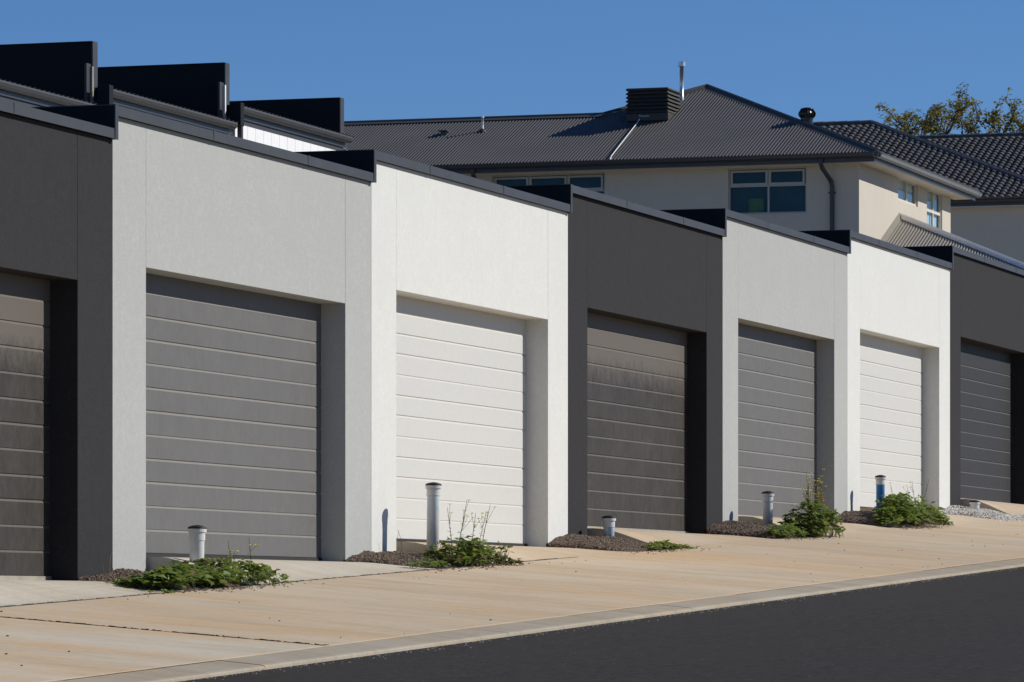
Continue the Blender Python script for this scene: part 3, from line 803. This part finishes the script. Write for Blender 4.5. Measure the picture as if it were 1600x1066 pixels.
# lower hip roof in front of the house
LA = (101.82, VW, 8.67)
lowr = corrugated((LA[0] - 5, VW - 5, LA[2] - 5 * TP), (0, 1, 0), (1, 0, 0), PITCH, 5.0, lambda s: s).build('lower_roof', M['low_roof_metal'], house)
corrugated((LA[0] - 5, VW - 5, LA[2] - 5 * TP), (1, 0, 0), (0, 1, 0), PITCH, 10.0, lambda s: 5 - abs(s - 5)).build('hip_sheet', M['low_roof_metal'], lowr)
mb = MB(); ridge_cap(mb, (LA[0] - 5, VW - 5, LA[2] - 5 * TP + .02), (LA[0], LA[1], LA[2] + .02), .085, .04); mb.build('ridge_cap', M['white_board'], lowr)
mb = MB(); mb.sweep([(-.02, -.02), (.12, -.05), (.12, -.04), (0, .05), (-.02, .05)], (LA[0], VW - .01, LA[2] + .03), (LA[0] - 5, VW - .01, LA[2] - 5 * TP + .03), (0, -1, 0), (0, 0, 1)); mb.build('wall_flashing', M['low_roof_metal'], lowr)
MB().box(LA[0] - 4.5, LA[0] + 4.5, VW - 4.5, VW, 1.6, LA[2] - 5 * TP - .1).build('porch_wall', M['cream'], house)

# things standing on the metal roof
def roof_z(u): return ZE + TP * (u - UE)
cx0, cx1, cy0, cy1 = 100.02, 101.10, 28.42, 29.44
ct = thing('evaporative_cooler', 'brown louvred box cooler standing on the metal roof', 'cooler', (cx0, cy0, roof_z(cx0)))
zb_, zt_ = 10.80, 11.52
MB().box(cx0 + .1, cx1 - .1, cy0 + .1, cy1 - .1, 10.4, zt_ - .05).build('core', M['cooler'], ct)
MB().box(cx0 + .02, cx1 - .02, cy0 + .02, cy1 - .02, zb_ - .02, zb_ + .16).build('base_tray', M['cooler'], ct, .02)
MB().box(cx0 + .01, cx1 - .01, cy0 + .01, cy1 - .01, zt_ - .06, zt_).build('lid', M['cooler'], ct, .03)
for q in range(6):
    z = zb_ + .165 + q * .083
    s_ = MB(); o1 = 0.0; o2 = 0.06
    a_ = [(cx0 + o1, cy0 + o1), (cx1 - o1, cy0 + o1), (cx1 - o1, cy1 - o1), (cx0 + o1, cy1 - o1)]; b_ = [(cx0 + o2, cy0 + o2), (cx1 - o2, cy0 + o2), (cx1 - o2, cy1 - o2), (cx0 + o2, cy1 - o2)]
    s_.hexa([(x, y, z) for x, y in a_] + [(x, y, z + .072) for x, y in b_])
    s_.build('louvre', M['cooler'], ct, .012)
MB().hexa([(cx0 + .12, cy0 + .12, 10.2), (cx1 - .12, cy0 + .12, 10.2), (cx1 - .12, cy1 - .12, 10.2), (cx0 + .12, cy1 - .12, 10.2), (cx0 + .12, cy0 + .12, 10.8), (cx1 - .12, cy0 + .12, 10.8), (cx1 - .12, cy1 - .12, 10.8), (cx0 + .12, cy1 - .12, 10.8)]).build('dropper', M['cooler'], ct)
lg = MB(); yy = cy1 - .33     # small unreadable maker's script: a tall first letter, a run of low letters, a tail
for dy, hh, ww in ((0, .052, .022), (.032, .03, .02), (.06, .026, .024), (.092, .026, .024), (.124, .028, .024), (.156, .026, .024), (.188, .034, .012), (.207, .026, .02)):
    lg.box(cx0 + .012, cx0 + .0195, yy - dy - ww, yy - dy, zb_ + .075, zb_ + .075 + hh)
lg.build('maker_script', M['logo'], ct)
ft = thing('flue', 'thin silver flue with a cap rising behind the roof cooler', 'flue', (101.6, 28.57, roof_z(101.6)))
MB().tube([(101.6, 28.57, 11.3), (101.6, 28.57, 12.16)], .047, 16).build('pipe', M['steel'], ft, smooth=True)
MB().lathe([(.05, 12.14), (.083, 12.15), (.083, 12.25), (.05, 12.26)], 20, (101.6, 28.57, 0)).build('cap', M['steel'], ft)
wp = MB().tube([(100.12, 29.11, roof_z(100.12) + .10), (100.0, 29.11, roof_z(100.0) + .045), (97.52, 29.01, roof_z(97.52) + .045), (97.40, 29.0, roof_z(97.4) - .0)], .012, 10)
tag(wp.build('drain_pipe', M['white_pipe'], smooth=True), 'white drain pipe running down the metal roof from the cooler', 'pipe')
vt = thing('vent_stack', 'thin white vent stack on the left part of the metal roof', 'vent', (99.75, 32.69, roof_z(99.75)))
MB().tube([(99.75, 32.69, roof_z(99.75) - .05), (99.75, 32.69, roof_z(99.75) + .31)], .026, 12).build('pipe', M['white_pipe'], vt, smooth=True)
MB().lathe([(.11, -.03), (.07, .03), (.03, .06), (.028, .06)], 14, (99.75, 32.69, roof_z(99.75))).build('boot', M['cooler'], vt)
MB().lathe([(.027, .30), (.036, .30), (.034, .335), (.01, .345)], 12, (99.75, 32.69, roof_z(99.75))).build('cap', M['white_pipe'], vt)
hv = thing('roof_vent', 'small dark hooded vent low on the metal roof, left of the vent stack', 'vent', (99.61, 33.55, roof_z(99.61)))
zz = roof_z(99.61)
MB().box(99.55, 99.68, 33.48, 33.62, zz - .1, zz + .06).build('throat', M['turbine'], hv)
MB().box(99.51, 99.72, 33.45, 33.66, zz + .062, zz + .09).build('hood', M['roof_metal'], hv, .01)
L_ = 2.12; tu, tv = UE + L_ + .22, VE + L_; tzb = ZE + L_ * TP
tb = thing('turbine_vent', 'round dark spinning roof vent behind the right hip of the metal roof', 'vent', (tu, tv, tzb))
MB().lathe([(.13, -.2), (.13, .12), (.14, .12), (.14, .15)], 24, (tu, tv, tzb)).build('throat', M['turbine'], tb, smooth=False)
tm = MB()
for q in range(20):
    a0_ = 2 * math.pi * q / 20; prev = None
    for s_ in range(7):
        f_ = s_ / 6; r_ = .12 + .075 * math.sin(math.pi * min(1, f_ * .85 + .12)); z_ = tzb + .15 + .20 * f_
        p1 = (tu + r_ * math.cos(a0_), tv + r_ * math.sin(a0_), z_); a1_ = a0_ + .36; p2 = (tu + (r_ - .022) * math.cos(a1_), tv + (r_ - .022) * math.sin(a1_), z_)
        if prev: tm.quad(prev[0], prev[1], p2, p1)
        prev = (p1, p2)
tm.build('vanes', M['turbine'], tb, smooth=True)
MB().lathe([(.15, .34), (.13, .362), (.07, .378), (.01, .383)], 20, (tu, tv, tzb)).build('dome', M['turbine'], tb, smooth=True)

# ------------------------------------------------------------------ townhouses with blade walls
VT = 30.0
def townhouse(ub, ztop, zg, label, strip):
    """ub: outer face of the blade wall at the right end; zg: gutter top"""
    u0 = ub - 6.0 + .02
    t = thing('townhouse', label, 'townhouse', (ub - 3, VT, gz(ub - 3)), 'townhouses stepping up behind the garages')
    vw = VT - .15
    MB().box(u0, ub - .2, vw + .03, vw + 7, 1.0, zg - .16).build('wall', M['white_board'], t)
    for q in range(14):
        a_ = u0 + .12 + q * .405
        MB().box(a_ + .004, a_ + .399, vw, vw + .029, 4.0, zg - .215).build('cladding_board', M['white_board'], t)
    MB().box(u0 - .05, ub - .30, vw - .02, vw - .001, zg - .27, zg - .205).build('frieze_trim', M['cap_metal'], t)
    # low roof of ribbed sheet, fascia and round-fronted gutter
    corrugated((u0 - .1, VT - .33, zg + .012), (1, 0, 0), (0, 1, 0), R(3), 5.75, lambda s: 7.0, .19, .012, None, 6).build('roof', M['roof_metal'], t)
    MB().box(u0 - .1, ub - .35, VT - .20, VT - .165, zg - .20, zg - .02).build('fascia', M['gutter_dark'], t)
    m_ = MB(); pr = [(0, 0), (0, -.09), (.03, -.115), (.09, -.11), (.125, -.08), (.14, -.03), (.13, .0), (.11, .004)]
    m_.sweep(pr, (u0 - .28, VT - .20, zg), (ub - .45 + .0, VT - .20, zg), (0, -1, 0), (0, 0, 1)); m_.build('gutter', M['cap_metal'], t)
    # rain head and downpipe at the left end
    MB().box(u0 - .34, u0 - .17, VT - .36, VT - .14, zg - .36, zg + .05).build('rain_head', M['black_metal'], t, .01)
    MB().box(u0 - .15, u0 - .07, VT - .30, VT - .22, zg - 3, zg - .125).build('downpipe', M['cap_metal'], t)
    # blade wall
    bw = MB().box(ub - .19, ub, VT + .02, VT + 7.4, 1.0, ztop - .02).build('blade_wall', M['black_metal'], t)
    MB().box(ub - .197, ub + .004, VT - .005, VT + .019, 2.0, ztop).build('edge_flashing', M['cap_metal'], bw)
    MB().box(ub - .2, ub + .006, VT + .0195, VT + 7.4, ztop - .019, ztop + .004).build('top_flashing', M['black_metal'], bw)
    if strip:
        MB().box(ub - .40, ub - .22, VT + .02, VT + .06, zg + .02, zg + .74).build('side_flashing', M['cap_metal'], bw)
        MB().box(ub - .25, ub - .2, VT - .02, VT + .018, zg + .05, zg + .70).build('white_strip', M['white_board'] if strip == 2 else M['alloy'], bw)
townhouse(71.19, 9.26, 8.14, 'leftmost black blade-walled townhouse top, cut off by the left edge', 1)
townhouse(77.17, 9.57, 8.47, 'middle townhouse top with a black blade wall and a white strip on its edge', 2)
townhouse(83.13, 9.57, 8.79, 'rightmost of the three townhouses, white cladding showing under its gutter', 0)

# ------------------------------------------------------------------ tiled house further up
TE = 150.0; TZ = 13.25; TV0 = 29.22
th = thing('house', 'farther house with a dark concrete tile hip roof at the right edge', 'house', (TE + .5, 29.8, gz(TE)))
MB().box(TE + .5, TE + 16.5, 29.8, 46, 3.0, TZ - .22).build('wall', M['cream'], th)
MB().box(TE + .1, TE + .5, 29.3, 46, TZ - .24, TZ - .21).build('eave_lining', M['eave'], th)
mb = MB(); mb.sweep(gp, (TE + .1, TV0 - .1, TZ - .02), (TE + .1, 46, TZ - .02), (-1, 0, 0), (0, 0, 1)); mb.build('gutter', M['gutter_dark'], th)
MB().box(TE + .105, TE + .13, TV0 + .1, 46, TZ - .24, TZ - .02).build('fascia', M['gutter_dark'], th)
TW, TG = 0.257, 0.278      # tile cover width, gauge along the slope
RUN = 8.49
cosP, sinP = math.cos(PITCH), math.sin(PITCH)
tl = MB()
for q in range(6):          # barrel-shaped tile, 6 strips; local x = run uphill along slope, y across
    y0_, y1_ = -TW / 2 + TW * q / 6, -TW / 2 + TW * (q + 1) / 6
    def hz(y): return .075 * max(0, math.cos(y / TW * math.pi * 1.15)) ** .8
    tl.quad((0, y0_, hz(y0_) + .048), (0, y1_, hz(y1_) + .048), (TG * 1.15, y1_, hz(y1_)), (TG * 1.15, y0_, hz(y0_)))
    tl.quad((0, y1_, hz(y1_) + .048), (0, y0_, hz(y0_) + .048), (0, y0_, -.005), (0, y1_, -.005))
TILE = tl.mesh('roof_tile', M['tile'])
tile_list = []
def tile_face(u_e, z_e, v0, v1, run_fn, tagname):
    n = int((v1 - v0) / TW)
    for c_ in range(n):
        v = v0 + (c_ + .5) * TW; lim = run_fn(v)
        r_ = 0
        while (r_ + 1) * TG * cosP < lim:
            h_ = r_ * TG * cosP
            tile_list.append((tagname, (u_e + h_, v, z_e + r_ * TG * sinP), r_)); r_ += 1
tile_face(TE, TZ, TV0, 42.5, lambda v: min(v - TV0, RUN), 'near')
TE2, TZ2 = 158.0, 13.5
tile_face(TE2, TZ2, 26, 40.0, lambda v: 8.45, 'far')
roofA = MB().poly([(TE, TV0, TZ - .02), (TE, 46, TZ - .02), (TE + RUN, 46, TZ + RUN * TP - .02), (TE + RUN, TV0 + RUN, TZ + RUN * TP - .02)])
roofA.poly([(TE, TV0, TZ - .02), (TE + RUN, TV0 + RUN, TZ + RUN * TP - .02), (TE + 2 * RUN, TV0, TZ - .02)]).poly([(TE + RUN, TV0 + RUN, TZ + RUN * TP - .02), (TE + RUN, 46, TZ + RUN * TP - .02), (TE + 2 * RUN, 46, TZ - .02), (TE + 2 * RUN, TV0, TZ - .02)])
roofA = roofA.build('roof', M['tile_base'], th)
roofB = MB().poly([(TE2, 26, TZ2 - .02), (TE2, 42, TZ2 - .02), (TE2 + 8.45, 42, TZ2 + 8.45 * TP - .02), (TE2 + 8.45, 26, TZ2 + 8.45 * TP - .02)]).poly([(TE2 + 8.45, 26, TZ2 + 8.45 * TP - .02), (TE2 + 8.45, 42, TZ2 + 8.45 * TP - .02), (TE2 + 17, 42, TZ2 - .02), (TE2 + 17, 26, TZ2 - .02)]).build('rear_roof', M['tile_base'], th)
def seen(tn, p):            # which tiles face the lane in the clear (the rest go into one piece)
    u, v, z = p; a_ = R(YAW); Z = u * math.cos(a_) + v * math.sin(a_); x = 800 + 7307.97 * (u * math.sin(a_) - v * math.cos(a_)) / Z; y = 945.99 - 7307.97 * z / Z
    if tn == 'near': return 1370 < x < 1606 and y < 190 + (x - 1105) * .396 + 130 and y > 237 + (x - 1370) * .395 - 52
    return False
tr_ = random.Random(4); cnt = 0
rest = MB()
def tile_pts(p, jit):
    u, v, z = p
    return [(u + x * cosP - zz_ * sinP, v + y + jit, z + x * sinP + zz_ * cosP) for x, y, zz_ in tl.v]
cand = [q for q in tile_list if seen(q[0], q[1])]
cand.sort(key=lambda q: q[1][0])
chosen = set(id(q) for q in cand[:300])
for q in tile_list:
    tn, p, r_ = q; jit = tr_.uniform(-.006, .006)
    if id(q) in chosen:
        o = bpy.data.objects.new('roof_tile', TILE); COL.objects.link(o); adopt(o, roofA)
        o.location = (p[0], p[1] + jit, p[2]); o.rotation_euler = (0, -PITCH, 0)
    else:
        i = len(rest.v); rest.v += tile_pts(p, jit); rest.f += [tuple(i + a_ for a_ in f_) for f_ in tl.f]
tag(rest.build('roof_tiles', M['tile'], roofA), kind='stuff')
def ridge_tiles(a, b, parent):
    a, b = Vector(a), Vector(b); n = max(1, int((b - a).length / .40))
    for i in range(n):
        m_ = MB(); p_ = a.lerp(b, i / n); q_ = a.lerp(b, (i + 1.06) / n); d_ = (q_ - p_).normalized(); s_ = d_.cross(Vector((0, 0, 1))).normalized(); u_ = s_.cross(d_)
        m_.sweep([(-.14, -.05), (-.10, .05), (0, .095), (.10, .05), (.14, -.05)][::-1], tuple(p_ + u_ * .012), tuple(q_), s_, u_)
        m_.build('ridge_tile', M['tile'], parent)
ridge_tiles((TE, TV0, TZ + .04), (TE + RUN, TV0 + RUN, TZ + RUN * TP + .04), roofA)
ridge_tiles((TE + RUN, TV0 + RUN, TZ + RUN * TP + .04), (TE + RUN, 42, TZ + RUN * TP + .04), roofA)
ridge_tiles((TE2 + 8.45, 28, TZ2 + 8.45 * TP + .04), (TE2 + 8.45, 40, TZ2 + 8.45 * TP + .04), roofB)

# ------------------------------------------------------------------ trees behind the tiled house
def tree(label, base, height, spread, seed, nleaf, lean):
    rr = random.Random(seed); bx_, by_, bz_ = base
    t = thing('tree', label, 'tree', base, 'sparse trees beyond the tiled roof')
    tr = MB(); lf = MB(); tips = []
    def grow(p, d, length, rad, depth):
        pts = [p]; dd = d.copy()
        for s_ in range(5):
            dd = (dd + Vector((rr.gauss(0, .16), rr.gauss(0, .16), rr.gauss(.02, .10)))).normalized(); pts.append(pts[-1] + dd * length / 5)
        tr.tube([tuple(x) for x in pts], [rad * (1 - .09 * s_) for s_ in range(6)], 6, False)
        if depth >= 2: tips.extend(pts[2:])
        if depth == 4: return
        for c_ in range(3 if depth < 3 else 2):
            k_ = rr.choice([3, 4, 5]); a_ = rr.uniform(0, 6.28); nd = (dd * .75 + Vector((math.cos(a_), math.sin(a_), rr.uniform(-.1, .5))) * rr.uniform(.5, .9)).normalized()
            grow(pts[k_], nd, length * rr.uniform(.6, .8), rad * .55, depth + 1)
    d0 = Vector((lean[0], lean[1], 1)).normalized(); p0 = Vector(base); p1 = p0 + d0 * height * .72
    tr.tube([tuple(p0.lerp(p1, s_ / 5) + Vector((math.sin(s_ * 1.3) * .12, 0, 0))) for s_ in range(6)], [.28, .24, .2, .17, .14, .11], 8)
    for c_ in range(6):
        a_ = 6.283 * c_ / 6 + rr.uniform(-.3, .3); grow(p0.lerp(p1, rr.uniform(.90, 1.0)), Vector((math.cos(a_) * spread, math.sin(a_) * spread, rr.uniform(.45, 1.0))).normalized(), height * .085, .07, 1)
    for _ in range(nleaf):
        c0 = rr.choice(tips) + Vector((rr.gauss(0, .10), rr.gauss(0, .10), rr.gauss(0, .09)))
        for q in range(rr.randint(4, 9)):
            c = c0 + Vector((rr.gauss(0, .09), rr.gauss(0, .09), rr.gauss(0, .07))); a_ = rr.uniform(0, 6.28)
            leaf(lf, c, Vector((math.cos(a_), math.sin(a_), rr.uniform(-.8, .4))), Vector((rr.uniform(-.7, .7), rr.uniform(-.7, .7), 1)), rr.uniform(.08, .16))
    tr.build('trunk', M['bark'], t, smooth=True); lf.build('crown', M['tree_leaf'], t)
tree('sparse brown-green tree top left of the pair above the tiled roof', (185, 41.6, gz(185)), 18.05, .9, 5, 360, (0, 0))
tree('denser brown-green tree top at the right edge above the tiled roof', (187, 38.9, gz(187)), 17.6, .9, 8, 560, (0, -.02))
